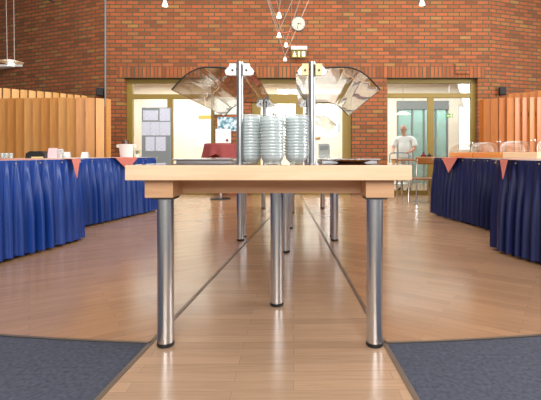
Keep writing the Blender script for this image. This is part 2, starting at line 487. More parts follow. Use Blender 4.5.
# ------------------------------------------------------------------ curved glass sneeze guards
def make_guard(side, y0, label, cm_out, cm_in):
    """side -1 curves out to the left, +1 to the right"""
    px = -.298 if side < 0 else .048
    G = thing('sneeze_guard', (px, y0, TOPZ), label, 'sneeze guard')
    LEN = 1.36
    gz = 1.285-TOPZ
    prof = [(-.078, gz-.018), (-.02, gz), (.06, gz+.006), (.12, gz+.009), (.165, gz+.01), (.2, gz+.004), (.235, gz-.012), (.265, gz-.033), (.29, gz-.058), (.308, gz-.078), (.326, gz-.098)]
    prof = [(side*x, z) for x, z in prof]
    bm = B()
    def f(u, v):
        i = u*(len(prof)-1); k = min(int(i), len(prof)-2); t = i-k
        return (prof[k][0]*(1-t)+prof[k+1][0]*t, -.01+v*(LEN+.02), prof[k][1]*(1-t)+prof[k+1][1]*t)
    grid(bm, f, 40, 6)
    g = obj('curved_glass', bm, M['guard'], G, smooth=True)
    e = .0036
    for y in (-.01, LEN+.01):
        bm = B(); tube(bm, [(x, y, z) for x, z in prof], e, 6); obj('edge_trim', bm, M['black'], g)
    bm = B(); tube(bm, [(prof[-1][0], -.01, prof[-1][1]), (prof[-1][0], LEN+.01, prof[-1][1])], .002, 6); obj('edge_trim', bm, M['brown_wood'], g)
    for y in (0, LEN):
        bm = B(); lathe(bm, [(0, .004), (.0165, .004), (.0165, 1.322-TOPZ), (0, 1.322-TOPZ)], seg=24)
        p = obj('post', bm, M['steel_s'], G, smooth='auto', loc=(0, y, 0))
        bm = B(); lathe(bm, [(0, 0), (.03, 0), (.03, .004), (0, .004)], seg=24); obj('base_flange', bm, M['steel_s'], p, smooth='auto')
        for s in (-1, 1):
            cm = M['steel_s'] if y else (cm_out if s == side else cm_in)
            z0, z1 = gz-.03, gz+.026
            bm = B(); x0, x1 = sorted((s*.0165, s*.048)); box(bm, x0, x1, -.008, .008, z0, z1)
            c = obj('clamp_plate', bm, cm, G, loc=(0, y-.012, 0))
            bm = B(); prism(bm, [(s*.048, z0), (s*.048, z1-.01), (s*.06, z1-.022), (s*.07, z0+.02), (s*.064, z0+.004)][::s], 'y', -.006, .006)
            obj('clamp_tip', bm, (M['steel_s'] if y else M['clampw']), c)
            bm = B(); tube(bm, [(s*.033, -.013, gz-.006), (s*.033, -.008, gz-.006)], .0055, 8); obj('bolt', bm, M['black'], c)
    return G
gl = make_guard(-1, 2.02, 'curved glass sneeze guard on the nearest table, bending out to the left, white clamp plates', M['clampw'], M['clampw'])
gr = make_guard(1, 2.02, 'curved glass sneeze guard on the nearest table, bending right, with beech-coloured clamp plates', M['clampy'], M['clampy'])
gl2 = dup(gl, (-.298, 4.55, TOPZ), label='curved glass sneeze guard on the rear table, bending out to the left')
gr2 = dup(gr, (.048, 4.55, TOPZ), label='curved glass sneeze guard on the rear table, bending out to the right')

# ------------------------------------------------------------------ stacks of glass bowls
def bowl_mesh():
    bm = B()
    pr = [(0, 0), (.026, 0), (.03, .003), (.031, .007), (.038, .014), (.045, .024), (.049, .034), (.0485, .0425), (.0535, .0435), (.0545, .048), (.0535, .052), (.051, .0525),
          (.0485, .046), (.047, .034), (.043, .025), (.036, .016), (.028, .009), (0, .007)]
    lathe(bm, [(r*1.1, z*.97) for r, z in pr], seg=28)
    return bm
b0 = obj('glass_bowl', bowl_mesh(), M['bowl'], smooth='auto')
tag(b0, cat='bowl', group='glass bowls stacked on the nearest table')
first = True
ORD = {0: 'bottom', 12: 'topmost', 13: 'topmost'}
for si, (cx, cy, n, nm) in enumerate(((-.2535, 2.08, 14, 'left'), (-.1415, 2.0, 13, 'middle'), (-.0285, 2.08, 14, 'right'))):
    for k in range(n):
        where = 'bottom bowl' if k == 0 else ('topmost bowl' if k == n-1 else ('bowl %s from the bottom' % ('second third fourth fifth sixth seventh'.split()[k-1]) if k < 7 else 'bowl %s from the top' % ('second third fourth fifth sixth seventh'.split()[n-2-k])))
        lab = 'clear glass bowl, %s of the %s stack between the posts' % (where.replace('bowl ', '').replace(' bowl', ''), nm)
        loc = (cx+random.uniform(-.001, .001), cy, TOPZ+.0015+k*.0146)
        if first: b0.location = loc; b0['label'] = lab; first = False
        else: dup(b0, loc, random.uniform(0, 6), label=lab)

# ------------------------------------------------------------------ low trays under the guards
def tray(name, x0, x1, y0, y1, label, cat='tray'):
    t = thing(name, ((x0+x1)/2, (y0+y1)/2, TOPZ+.0015), label, cat)
    a, b_ = (x1-x0)/2, (y1-y0)/2
    bm = B(); box(bm, -a+.02, a-.02, -b_+.02, b_-.02, 0, .01); obj('heating_base', bm, M['steel_s'], t)
    bm = B(); box(bm, -a, a, -b_, b_, .01, .02); obj('steel_plate', bm, M['chrome'], t, bevel=.003)
    return t
tray('warming_tray', -.76, -.40, 2.45, 3.3, 'flat steel warming tray on the nearest table under the left glass guard')
tray('warming_tray', .10, .46, 2.45, 3.3, 'flat steel warming tray on the nearest table under the right glass guard')
bm = B()
lathe(bm, [(0, 0), (.07, 0), (.115, .014), (.118, .016), (.112, .016), (.07, .004), (0, .003)], seg=32)
pl = thing('salad_platter', (.27, 2.3, TOPZ+.0015), 'shallow steel platter of red and orange salad under the right glass guard', 'platter')
obj('dish', bm, M['chrome'], pl, smooth='auto')
for mname, nn in (('red', 7), ('orange', 8), ('yellow', 6)):
    bm = B()
    for i in range(nn):
        a, r = random.uniform(0, 2*PI), random.uniform(0, .07)
        bmesh.ops.create_icosphere(bm, subdivisions=2, radius=random.uniform(.007, .01), matrix=Matrix.Translation((r*math.cos(a), r*math.sin(a), .009)) @ Matrix.Diagonal((1, 1, .7, 1)))
    tag(obj('salad', bm, M[mname], pl, smooth=True), kind='stuff')

# ------------------------------------------------------------------ skirted side tables
def side_table(corner, near, depth, side, mat, label_t, label_s):
    """corner: far front corner, near: near front corner (floor plan); depth goes away from the aisle"""
    c, n = Vector((*corner, 0)), Vector((*near, 0))
    d = (n-c).normalized(); out = Vector((d.y, -d.x, 0))
    if out.x*side < 0: out = -out
    L = (n-c).length
    rot = math.atan2(d.y, d.x)
    t = thing('side_table', c, label_t, 'table', rotz=rot)
    sgn = 1 if (Matrix.Rotation(-rot, 3, 'Z') @ out).y > 0 else -1
    Z = TOPZ
    bm = B(); ya, yb = sorted((sgn*.03, sgn*(depth-.03))); box(bm, .03, L-.03, ya, yb, Z-.04, Z-.004)
    obj('tabletop', bm, M['white_cloth'], t, bevel=.004)
    for x in (.12, L-.12):
        for y in (sgn*.12, sgn*(depth-.12)):
            bm = B(); tube(bm, [(x, y, 0), (x, y, Z-.04)], .016, 10); obj('leg', bm, M['steel'], t, smooth='auto')
    # skirt: a loop of gathered cloth
    sk = thing('table_skirt', c, label_s, 'table skirt', rotz=rot)
    R = .13
    path = []
    def corner_arc(cx, cy, a0, a1, nn=8):
        for i in range(nn+1):
            a = a0+(a1-a0)*i/nn; path.append((cx+R*math.cos(a), sgn*(cy+R*math.sin(a))))
    # local plan with y mirrored by sgn
    corner_arc(R, R, -PI, -PI/2) ; corner_arc(L-R, R, -PI/2, 0); corner_arc(L-R, depth-R, 0, PI/2); corner_arc(R, depth-R, PI/2, PI)
    path.append(path[0])
    # resample
    seg = [math.dist(path[i], path[i+1]) for i in range(len(path)-1)]; tot = sum(seg)
    N = int(tot/.011)
    pts = []
    j = 0; acc = 0
    for i in range(N):
        s = tot*i/N
        while acc+seg[j] < s: acc += seg[j]; j += 1
        u = (s-acc)/max(seg[j], 1e-9)
        p = Vector(path[j]).lerp(Vector(path[j+1]), u)
        pts.append((p, s))
    nrm = []
    for i in range(N):
        a, b_ = pts[i-1][0], pts[(i+1) % N][0]
        e = (b_-a).normalized(); q = Vector((e.y, -e.x))
        if q.dot(pts[i][0]-Vector((L/2, sgn*depth/2))) < 0: q = -q
        nrm.append(q)
    rnd = random.Random(hash(label_s) % 1000 if False else len(label_s))
    ph = [rnd.uniform(0, 6) for _ in range(4)]
    zs = [Z-.003, Z-.02, Z-.06, Z-.1, Z-.2, Z-.35, Z-.5, Z-.65, .025]
    bm = B(); rows = []
    for zi, z in enumerate(zs):
        t_ = (Z-z)/Z
        amp = .003+.042*min(1, max(0, (t_-.05))*2.2)
        flare = .028*t_
        ring = []
        for i, (p, s) in enumerate(pts):
            wv = math.sin(s*2*PI/.105+ph[0]+1.8*math.sin(s*5.3+ph[1])+.8*t_*math.sin(s*11+ph[2]))*(.75+.35*math.sin(s*7.7+ph[3]))
            w2 = .4*math.sin(s*2*PI/.05+ph[3]+math.sin(s*5))
            fine = .006*math.sin(s*2*PI/.03) if .03 < Z-z < .15 else 0
            q = p+nrm[i]*(flare+amp*(wv+w2*(1-t_*.5))+fine)
            ring.append(bm.verts.new((q.x, q.y, z)))
        rows.append(ring)
    for a in range(len(rows)-1):
        for i in range(N):
            bm.faces.new((rows[a][i], rows[a][(i+1) % N], rows[a+1][(i+1) % N], rows[a+1][i]))
    obj('pleated_cloth', bm, mat, sk, smooth=True)
    # brass pins along the front
    k = int((L-.1)/.26)
    for i in range(k+1):
        bm = B(); x = .08+i*(L-.16)/k
        bmesh.ops.create_icosphere(bm, subdivisions=1, radius=.007, matrix=Matrix.Translation((x, -sgn*.014, Z-.03)))
        obj('pin', bm, M['pin'], sk, smooth=True)
    # top cover
    tc = thing('tablecloth', c+Vector((0, 0, Z-.003)), 'cream cloth lying on ' + label_t.split(' under ')[0], 'tablecloth', rotz=rot)
    bm = B(); box(bm, .005, L-.005, min(sgn*.005, sgn*(depth-.005)), max(sgn*.005, sgn*(depth-.005)), 0, .003)
    obj('cloth_sheet', bm, M['white_cloth'], tc)
    return rot, sgn, c, d, out

LT = {}
LT['ln'] = side_table((-2.25, 4.36), (-2.62, 2.42), .8, -1, M['blue_l'], 'near left side table under a bright blue skirt', 'bright blue pleated skirt around the near left table')
LT['lf'] = side_table((-2.25, 6.6), (-2.735, 4.54), .8, -1, M['blue_l'], 'far left side table under a blue skirt', 'blue pleated skirt around the far left table, beside the white bucket')
LT['rn'] = side_table((1.75, 3.90), (2.16, 2.28), .8, 1, M['blue_r'], 'near right side table under a navy skirt', 'navy blue pleated skirt around the near right table')
LT['rf'] = side_table((1.905, 6.2), (2.27, 4.28), .8, 1, M['blue_r'], 'far right side table under a navy skirt', 'navy blue pleated skirt around the far right table, under the clear domes')

def on_table(key, along, inward, z=TOPZ+.001):
    rot, sgn, c, d, out = LT[key]
    p = c+d*along+out*inward
    return Vector((p.x, p.y, z))

# salmon cloths with a corner hanging over the edge
def corner_cloth(key, along, half, drop, label, back=.3):
    rot, sgn, c, d, out = LT[key]
    o = thing('salmon_cloth', c+d*along+Vector((0, 0, TOPZ+.0005)), label, 'cloth', 'salmon cloths on the side tables', rotz=rot)
    bm = B()
    e = -sgn*.05
    pts_top = [(-half, e), (half, e), (half*.9+.25, sgn*back), (-half*.9-.25, sgn*back)]
    v = [bm.verts.new((x, y, .0015)) for x, y in pts_top]
    bm.faces.new(v)
    # hanging corner with a soft wave
    nu, nv = 8, 6
    rows = []
    for j in range(nv+1):
        t_ = j/nv; w_ = half*(1-t_)
        rows.append([bm.verts.new((-w_+2*w_*i/nu, e-sgn*(.004+.012*t_*(1+.4*math.sin(i*1.4))), .0015-drop*t_)) for i in range(nu+1)])
    for j in range(nv):
        for i in range(nu):
            bm.faces.new((rows[j][i], rows[j][i+1], rows[j+1][i+1], rows[j+1][i]))
    bmesh.ops.remove_doubles(bm, verts=bm.verts, dist=.0005)
    obj('cloth_sheet', bm, M['salmon'], o, smooth=True)
corner_cloth('ln', .2, .06, .19, 'salmon cloth hanging in a point over the far corner of the near left table')
corner_cloth('lf', .86, .25, .17, 'salmon cloth hanging in a point over the far left table edge, below the white bucket')
corner_cloth('rf', .6, .2, .2, 'salmon cloth hanging in a broad point over the far right table edge')
corner_cloth('rn', .24, .05, .17, 'salmon cloth hanging in a narrow point at the corner of the near right table')
rot, sgn, c, d, out = LT['ln']
o = thing('salmon_runner', c+Vector((0, 0, TOPZ+.0005)), 'salmon table runner lying flat along the near left table', 'table runner', rotz=rot)
bm = B(); box(bm, .3, 1.75, min(sgn*.02, sgn*.5), max(sgn*.02, sgn*.5), 0, .003); obj('cloth_sheet', bm, M['salmon'], o)

# ------------------------------------------------------------------ things on the left tables
p = on_table('lf', 1.82, .45)
bx = thing('black_box', (p.x, p.y, p.z), 'small black angular case lying on the far left table', 'case', rotz=.2)
bm = B(); prism(bm, [(-.105, 0), (.105, 0), (.1, .05), (.075, .082), (-.06, .082), (-.1, .055)], 'y', -.07, .07); obj('shell', bm, M['black'], bx, bevel=.006)
bm = B(); box(bm, -.02, .09, -.12, -.076, 0, .018); obj('slip', bm, M['clampy'], bx)
def place_card(px, Y, w_, h_, label, name='folded_card', cat='card', mat='paper_w', rz=.2):
    x = (px-302)*Y/F
    t = thing(name, (x, Y, TOPZ+.001), label, cat, 'white stand-up cards on the far left table', rotz=rz)
    bm = B()
    prism(bm, [(-w_/2, 0), (w_/2, 0), (w_/2*.86, h_), (-w_/2*.86, h_)], 'y', -.002, .002)
    for v in bm.verts: v.co.y += (v.co.z/h_)*.03-.03
    obj('front_leaf', bm, M[mat], t)
    bm = B()
    prism(bm, [(-w_/2, 0), (w_/2, 0), (w_/2*.86, h_), (-w_/2*.86, h_)], 'y', -.002, .002)
    for v in bm.verts: v.co.y += .03-(v.co.z/h_)*.026
    obj('rear_leaf', bm, M[mat], t)
M['pinkpaper'] = plain('pale_pink_paper', (232, 206, 212), .7)
place_card(53, 5.0, .11, .12, 'white and pink folded card, largest one on the left table', mat='pinkpaper')
place_card(60, 5.15, .085, .11, 'pale folded card just right of the largest card on the left table', mat='paper_w', rz=-.1)
place_card(67, 5.35, .08, .075, 'low white folded card, middle of the left table', mat='paper_w')
place_card(85, 5.6, .09, .075, 'low white folded card nearest to the white bucket', mat='paper_w', rz=.1)
# glasses at the left edge
for i, px in enumerate((2.5, 6.5, 11)):
    Y = 4.85; x = (px-302)*Y/F
    bm = B(); lathe(bm, [(0, 0), (.018, 0), (.021, .06), (.019, .06), (.016, .006), (0, .006)], seg=14)
    g = obj('small_glass', bm, M['bowl'], smooth='auto', loc=(x, Y, TOPZ+.001))
    tag(g, 'small clear glass at the far end of the left table, %s of three' % ('leftmost', 'middle', 'rightmost')[i], 'glass', 'small glasses on the left table')
# bucket
q = at(126.5, 155, 6.2)
bk = thing('white_bucket', (q.x, q.y, TOPZ+.004), 'white plastic bucket filled with cutlery, on the far left table', 'bucket')
bm = B(); lathe(bm, [(0, 0), (.085, 0), (.105, .17), (.112, .172), (.112, .19), (.104, .19), (.08, .012), (0, .012)], seg=32); obj('pail', bm, M['white'], bk, smooth='auto')
for s in (-1, 1):
    bm = B(); box(bm, s*.125-.016, s*.125+.016, -.015, .015, .14, .185); obj('grip', bm, M['white'], bk, bevel=.004)
cl = [M['black'], M['brown_wood'], M['steel_s'], M['dark_red']]
for i in range(11):
    a = i*2.4; r = .02+.055*((i*7) % 11)/11
    bm = B(); x, y = r*math.cos(a), r*math.sin(a)
    tube(bm, [(x*.6, y*.6, .02), (x, y, .19), (x*1.15, y*1.15, .215+.02*(i % 3))], [.004, .006, .009], 8)
    u = obj('utensil', bm, cl[i % 4], smooth='auto', loc=tuple(bk.location))
    tag(u, 'utensil handle sticking out of the white bucket', 'utensil', 'utensils in the white bucket')
q = at(137, 155, 6.3)
pt = thing('potted_plant', (q.x, q.y, TOPZ+.004), 'small green potted herb to the right of the white bucket', 'plant')
bm = B(); lathe(bm, [(0, 0), (.022, 0), (.03, .04), (.026, .04), (0, .03)], seg=16); obj('pot', bm, M['white'], pt, smooth='auto')
bm = B()
for i in range(26):
    a = random.uniform(0, 2*PI); r = random.uniform(.005, .035); z = random.uniform(.045, .1)
    R_ = Matrix.Translation((r*math.cos(a), r*math.sin(a), z)) @ Matrix.Rotation(a, 4, 'Z') @ Matrix.Rotation(random.uniform(-.8, .8), 4, 'Y')
    v = [bm.verts.new(R_ @ Vector(c_)) for c_ in ((-.004, 0, 0), (.01, .008, .003), (.024, 0, 0), (.01, -.008, .003))]
    bm.faces.new(v)
obj('foliage', bm, M['green'], pt)

# ------------------------------------------------------------------ domed bread boards on the far right table
def dome_tray(along, inward, L_, W_, label, mat, th=.07, hh=.2):
    rot, sgn, c, d, out = LT['rf']
    p = on_table('rf', along, inward, TOPZ+.001)
    t = thing('domed_bread_board', p, label, 'bread display', rotz=rot)
    bm = B(); box(bm, -L_/2, L_/2, -W_/2, W_/2, 0, th); obj('wooden_base', bm, mat, t, bevel=.006)
    bm = B()
    n = 14
    def prof(v):
        a = PI*v
        return (-W_/2*.94*math.cos(a), th+(hh-th)*math.sin(a)**.7 if math.sin(a) > 0 else th)
    def f(u, v):
        y, z = prof(v); k = 1-.12*((z-th)/(hh-th)); return ((-L_/2+u*L_)*.97*k, y, z)
    grid(bm, f, 8, n)
    for e in (0, 1):
        vs = [bm.verts.new(f(e, j/n)) for j in range(n+1)]
        bm.faces.new(vs)
    dm = obj('clear_cover', bm, M['acrylic'], t, smooth='auto')
    for e in (0, 1):
        bm = B(); tube(bm, [f(e, j/n) for j in range(n+1)], .004, 6); obj('cover_edge', bm, M['bowl'], dm)
    bm = B(); tube(bm, [(-.03, 0, hh), (-.03, 0, hh+.012), (.03, 0, hh+.012), (.03, 0, hh)], .004, 8); obj('handle', bm, M['chrome'], dm, smooth='auto')
dome_tray(.36, .42, .56, .36, 'clear domed cover on an orange wooden board, farthest of the three on the right table', M['orange_wood'])
dome_tray(.96, .42, .56, .36, 'clear domed cover on an orange wooden board, middle of the three on the right table', M['orange_wood'])
dome_tray(1.56, .42, .56, .36, 'clear domed cover on a cream board, nearest of the three on the right table', M['beech'])

# ------------------------------------------------------------------ slatted wooden partitions
def partition(pts, z0, z1, w_, mats, label, name='slatted_partition', tilt=0.3):
    """upright overlapping boards along a plan polyline"""
    pts = [Vector((*p, 0)) for p in pts]
    seg = [(pts[i+1]-pts[i]).length for i in range(len(pts)-1)]; tot = sum(seg)
    n = max(3, int(tot/w_))
    t = thing(name, (pts[0].x, pts[0].y, 0), label, 'partition')
    for i in range(n):
        s = (i+.5)/n*tot; j = 0
        while s > seg[j] and j < len(seg)-1: s -= seg[j]; j += 1
        p = pts[j].lerp(pts[j+1], s/seg[j]); d = (pts[j+1]-pts[j]).normalized()
        a = math.atan2(d.y, d.x)+tilt
        bm = B(); box(bm, -w_*.465, w_*.465, -.011, .011, z0, z1+random.uniform(-.004, .004))
        obj('slat', bm, mats[i % len(mats)], t, loc=(p.x-pts[0].x, p.y-pts[0].y, 0), rotz=a)
    bm = B()
    for k in range(len(pts)-1):
        d = (pts[k+1]-pts[k]); n_ = Vector((-d.y, d.x, 0)).normalized()
        if n_.y < 0: n_ = -n_
        a, b_ = pts[k]-pts[0]+n_*.05, pts[k+1]-pts[0]+n_*.05
        for z in (.12, z1-.3):
            q = [a[:2], b_[:2], (b_+n_*.03)[:2], (a+n_*.03)[:2]]
            prism(bm, q, 'z', z, z+.08)
    obj('batten', bm, M['brown_wood'], t)
slm = [wood('slat_tone_%d' % i, c1, c2, .42, (10, 10, 1), 2.2) for i, (c1, c2) in enumerate((((190, 124, 56), (206, 144, 74)), ((202, 140, 74), (216, 158, 92)), ((194, 130, 62), (210, 150, 82)), ((186, 118, 50), (202, 138, 68))))]
slp = [wood('slat_pale_%d' % i, c1, c2, .42, (10, 10, 1), 2.2) for i, (c1, c2) in enumerate((((206, 152, 84), (220, 172, 104)), ((216, 168, 104), (228, 184, 122))))]
slr = [wood('slat_shaded_%d' % i, c1, c2, .42, (10, 10, 1), 2.2) for i, (c1, c2) in enumerate((((164, 88, 22), (182, 104, 32)), ((172, 98, 30), (190, 116, 42)), ((168, 92, 26), (186, 110, 38))))]  # right-hand slats: shade is put into a deeper orange wood colour
partition([(-6.3, 6.9), (-4.4, 6.75), (-3.6, 6.7), (-3.35, 6.73), (-3.2, 6.82), (-3.15, 6.95)], 0, 1.78, .14, slm, 'lower curved screen of vertical wooden slats behind the left tables')
partition([(-6.4, 7.1), (-5.6, 7.72), (-4.95, 8.35), (-4.52, 8.85)], 0, 2.10, .13, slp, 'taller screen of pale wooden slats behind the lower left screen')
partition([(2.95, 6.95), (2.98, 6.8), (3.08, 6.7), (3.3, 6.63), (4.2, 6.6), (5.5, 6.6)], 0, 1.77, .112, slr, 'lower curved screen of amber wooden slats behind the right tables', tilt=.3)
partition([(4.2, 8.55), (4.7, 8.0), (5.4, 7.3), (6.0, 6.9)], 0, 2.1, .13, slr[1:], 'taller screen of amber wooden slats behind the lower right screen', tilt=.3)

# ------------------------------------------------------------------ wall fittings
ck = thing('wall_clock', at(298.3, 24, WY-.02), 'round wall clock with pale face on the brick wall', 'clock')
def disc_y(bm, r, y0, y1, seg=36): 
    prism(bm, [(r*math.cos(2*PI*k/seg), r*math.sin(2*PI*k/seg)) for k in range(seg)], 'y', y0, y1)
bm = B(); disc_y(bm, .148, -.025, .02); obj('case', bm, M['grey'], ck)
bm = B(); disc_y(bm, .136, -.027, -.025); obj('face', bm, M['clock_face'], ck)
bm = B()
for k in range(12):
    a = k*PI/6; Rm = Matrix.Rotation(a, 4, 'Y')
    box(bm, -.004, .004, -.029, -.027, .105, .128, Rm)
obj('hour_marks', bm, M['black'], ck)
for nm, ln, wd, a in (('hour_hand', .075, .009, math.radians(98)), ('minute_hand', .11, .007, math.radians(190))):
    bm = B(); box(bm, -wd, wd, -.033, -.030, -.02, ln, Matrix.Rotation(a, 4, 'Y')); obj(nm, bm, M['black'], ck)

es = thing('exit_sign', at(299, 50, WY-.14), 'lit emergency exit sign with running figure under the clock', 'sign')
bm = B(); box(bm, -.17, .17, -.05, .14, .0, .075); obj('housing', bm, M['clampw'], es, bevel=.01)
bm = B(); box(bm, -.155, .155, -.006, .006, -.16, 0); obj('panel', bm, M['exit_lit'], es)
bm = B()
def quad(pts): prism(bm, pts, 'y', -.011, -.006)
# door shape, arrow and running figure
quad([(.065, -.135), (.125, -.135), (.125, -.03), (.065, -.03)])
quad([(-.02, -.075), (.02, -.075), (.02, -.05), (-.02, -.05)]); quad([(-.012, -.14), (.012, -.14), (.012, -.078), (-.012, -.078)]); quad([(-.01, -.045), (.01, -.045), (.01, -.025), (-.01, -.025)])
quad([(-.13, -.08), (-.095, -.115), (-.06, -.08), (-.085, -.08), (-.085, -.03), (-.105, -.03), (-.105, -.08)]); quad([(-.135, -.135), (-.055, -.135), (-.055, -.122), (-.135, -.122)])
obj('pictogram', bm, M['exit_white'], es)

for px, py, lab, yy in ((100, 92, 'small black wall speaker at the left above the slatted screen', 9.05), (502.5, 91, 'small black wall speaker at the right above the slatted screen', 9.1)):
    sp = thing('wall_speaker', at(px, py, yy-.12), lab, 'speaker', rotz=.2 if px < 300 else -.2)
    bm = B(); box(bm, -.065, .065, -.06, .06, -.085, .085); obj('cabinet', bm, M['black'], sp, bevel=.01)
    bm = B(); box(bm, -.05, .05, -.066, -.06, -.07, .07); obj('grille', bm, plain('grille', (40, 40, 42), .8), sp)
    bm = B(); box(bm, -.015, .015, .06, .28, -.015, .015); obj('bracket', bm, M['black'], sp)
bm = B(); tube(bm, [(-4.2, 8.97, 1.9), (-4.2, 8.97, 4.79)], .018, 8)
tag(obj('conduit', bm, M['grey_d'], smooth='auto'), 'thin grey pipe running down the brick wall left of the doors', 'pipe')
bm = B(); q = at(462, 69, WY-.01); box(bm, q.x-.15, q.x+.15, q.y-.03, q.y+.008, q.z-.11, q.z+.11)
tag(obj('junction_box', bm, M['brick'], bevel=.01), 'square brick-coloured cover plate on the wall above the right door corner', 'cover plate')

# ------------------------------------------------------------------ hanging lamps
def spot(px, py, Y, label, wires, big=1.0):
    q = at(px, py, Y); q.z = 2.5 + (154-py)*0
    s = thing('spot_lamp', q, label, 'lamp', 'cable spot lamps')
    bm = B(); lathe(bm, [(.012, .06), (.016, .055), (.026, .02), (.034, 0), (.030, .0), (.012, .05)], seg=20); tag(obj('shade', bm, M['lampw'], s, smooth='auto'), 'white bell shade')
    bm = B(); lathe(bm, [(0, -.004), (.02, 0), (.028, .01), (.02, .02), (0, .025)], seg=16); obj('bulb', bm, M['lamp_on'], s, smooth=True)
    bm = B(); lathe(bm, [(0, .055), (.012, .055), (.012, .085), (0, .085)], seg=12); tag(obj('socket', bm, M['copper'], s, smooth='auto'), 'copper socket')
    for dx in wires:
        bm = B(); tube(bm, [(0, 0, .08), (dx, 0, TOP-q.z)], .0035, 6); obj('wire', bm, M['wire'], s)
    return s
m, nt, b = new_mat('frosted_shade'); b.inputs['Base Color'].default_value = (1, .97, .93, 1); b.inputs['Emission Color'].default_value = (1, .93, .85, 1); b.inputs['Emission Strength'].default_value = .9
M['lampw'] = m
def Yfor(py): return 1.62*F/(154-py)
spot(279, 17.5, Yfor(17.5), 'lit white spot lamp, highest and nearest of the central cluster', (-.5, .35))
spot(279, 37, Yfor(37), 'lit white spot lamp, second from the top in the central cluster', (-.75, .95))
spot(286, 46.5, Yfor(46.5), 'lit white spot lamp, third from the top beside the exit sign', (-.9, .75))
spot(285, 60.5, Yfor(60.5), 'lit white spot lamp, lowest and farthest of the central cluster', (.95, -.7))
spot(165, 6, Yfor(6), 'lit white spot lamp alone at the top left', (-.1, .12))
spot(422, 5, Yfor(5), 'lit white spot lamp alone at the top right', (-.12, .1))
a, b_ = at(279.5, 33.5, 5.95), at(291.5, 32, 5.95)
bm = B(); tube(bm, [a, b_], .011, 8)
for p in (a, b_): tube(bm, [p, (p.x, p.y, TOP)], .003, 6)
tag(obj('cross_bar', bm, M['copper'], smooth='auto'), 'short copper bar holding the cables of the central lamps apart', 'bar')
bm = B(); tube(bm, [at(47, -3, 5.2), at(50, 0.5, 5.2), at(54, 1.5, 5.2)], .012, 8); tube(bm, [at(47, -3, 5.2), (at(47, -3, 5.2).x, 5.2, TOP)], .005, 6)
tag(obj('cable_arm', bm, M['black'], smooth='auto'), 'dark cable arm hanging at the top left edge of view', 'lamp arm')
q = at(11, 62, 5.6)
pd = thing('pendant_lamp', q, 'saucer-shaped pendant lamp with two cords above the left tables', 'lamp')
bm = B(); lathe(bm, [(0, .03), (.03, .03), (.08, .018), (.145, 0), (.143, -.004), (.08, .01), (0, .016)], seg=36); tag(obj('saucer', bm, M['lampw2'] if 'lampw2' in M else plain('saucer_white', (236, 226, 206), .4), pd, smooth='auto'), 'pale saucer shade')
bm = B(); lathe(bm, [(.05, -.005), (.05, -.045), (.045, -.05), (.04, -.045), (.04, -.005)], seg=24); tag(obj('glass_ring', bm, M['bowl'], pd, smooth='auto'), 'clear glass ring')
bm = B(); lathe(bm, [(0, -.04), (.02, -.035), (.026, -.01), (0, .01)], seg=16); obj('bulb', bm, M['lamp_on'], pd, smooth=True)
for dx, tx in ((-.05, -.1), (.045, .015)):
    bm = B(); tube(bm, [(dx, 0, .0), (dx, 0, .05), (tx, 0, TOP-q.z)], .0055, 6); obj('cord', bm, M['wire'], pd)

# ------------------------------------------------------------------ notice board, bistro table, pictures
NB = 8.4
q0, q1 = at(142, 107.5, NB), at(171, 107.5, NB)
wn = q1.x-q0.x
nb = thing('notice_board', ((q0.x+q1.x)/2, NB, 0), 'grey freestanding notice board with pinned printed sheets before the left door', 'notice board')
bm = B(); box(bm, -wn/2, wn/2, -.02, .02, .1, q0.z); obj('panel', bm, M['grey'], nb, bevel=.005)
for s in (-1, 1):
    bm = B(); box(bm, s*(wn/2-.06)-.025, s*(wn/2-.06)+.025, -.22, .22, 0, .03); box(bm, s*(wn/2-.06)-.015, s*(wn/2-.06)+.015, -.015, .015, .03, .1); obj('foot', bm, M['steel'], nb, bevel=.004)
def sheet(px0, px1, py0, py1, mat='paper'):
    a, b2 = at(px0, py0, NB), at(px1, py1, NB)
    bm = B(); w2, h2 = (b2.x-a.x)/2, (a.z-b2.z)/2
    box(bm, -w2, w2, -.002, .002, -h2, h2)
    o = obj('paper_sheet', bm, M[mat], loc=((a.x+b2.x)/2, NB-.023, (a.z+b2.z)/2))
    tag(o, None, 'paper', 'printed sheets on the grey notice board')
    return o
for args, lab in (((143.5, 158.5, 110.5, 120.5), 'landscape sheet at the top left of the grey notice board'), ((160, 170.3, 108.5, 121), 'sheet at the top right of the grey notice board'),
          ((142.4, 150.5, 122, 135.5), 'sheet at the middle left of the grey notice board'), ((150.8, 160, 122, 135.5), 'sheet in the centre of the grey notice board'), ((160.3, 170.6, 122, 135.5), 'sheet at the middle right of the grey notice board'),
          ((146, 155, 136.8, 151), 'sheet at the lower left of the grey notice board'), ((156, 166, 136.8, 151), 'sheet at the lower right of the grey notice board')):
    sheet(*args)['label'] = lab

BY = 8.2
q = at(220.5, 143.5, BY)
bt = thing('bistro_table', (q.x, BY, 0), 'tall round bistro table under a burgundy cloth in front of the brick pier', 'table')
bm = B(); lathe(bm, [(0, q.z-.03), (.3, q.z-.03), (.3, q.z-.003), (0, q.z-.003)], seg=36); obj('tabletop', bm, M['brown_wood'], bt, smooth='auto')
bm = B(); tube(bm, [(0, 0, .03), (0, 0, q.z-.03)], .03, 14); obj('column', bm, M['steel'], bt, smooth='auto')
bm = B(); lathe(bm, [(0, 0), (.2, 0), (.2, .015), (.03, .035), (0, .035)], seg=28); obj('base', bm, M['black'], bt, smooth='auto')
cloth = B()
def fcl(u, v):
    a = u*2*PI
    if v < .4:
        r = .31*v/.4; return (r*math.cos(a), r*math.sin(a), 0)
    t_ = (v-.4)/.6
    drop = .2+.1*abs(math.sin(2*a+.2))**1.0
    r = .31+t_*(.02+.02*math.sin(9*a))+.04*t_*abs(math.sin(2*a+.2))
    return (r*math.cos(a), r*math.sin(a), -drop*t_)
grid(cloth, fcl, 72, 14)
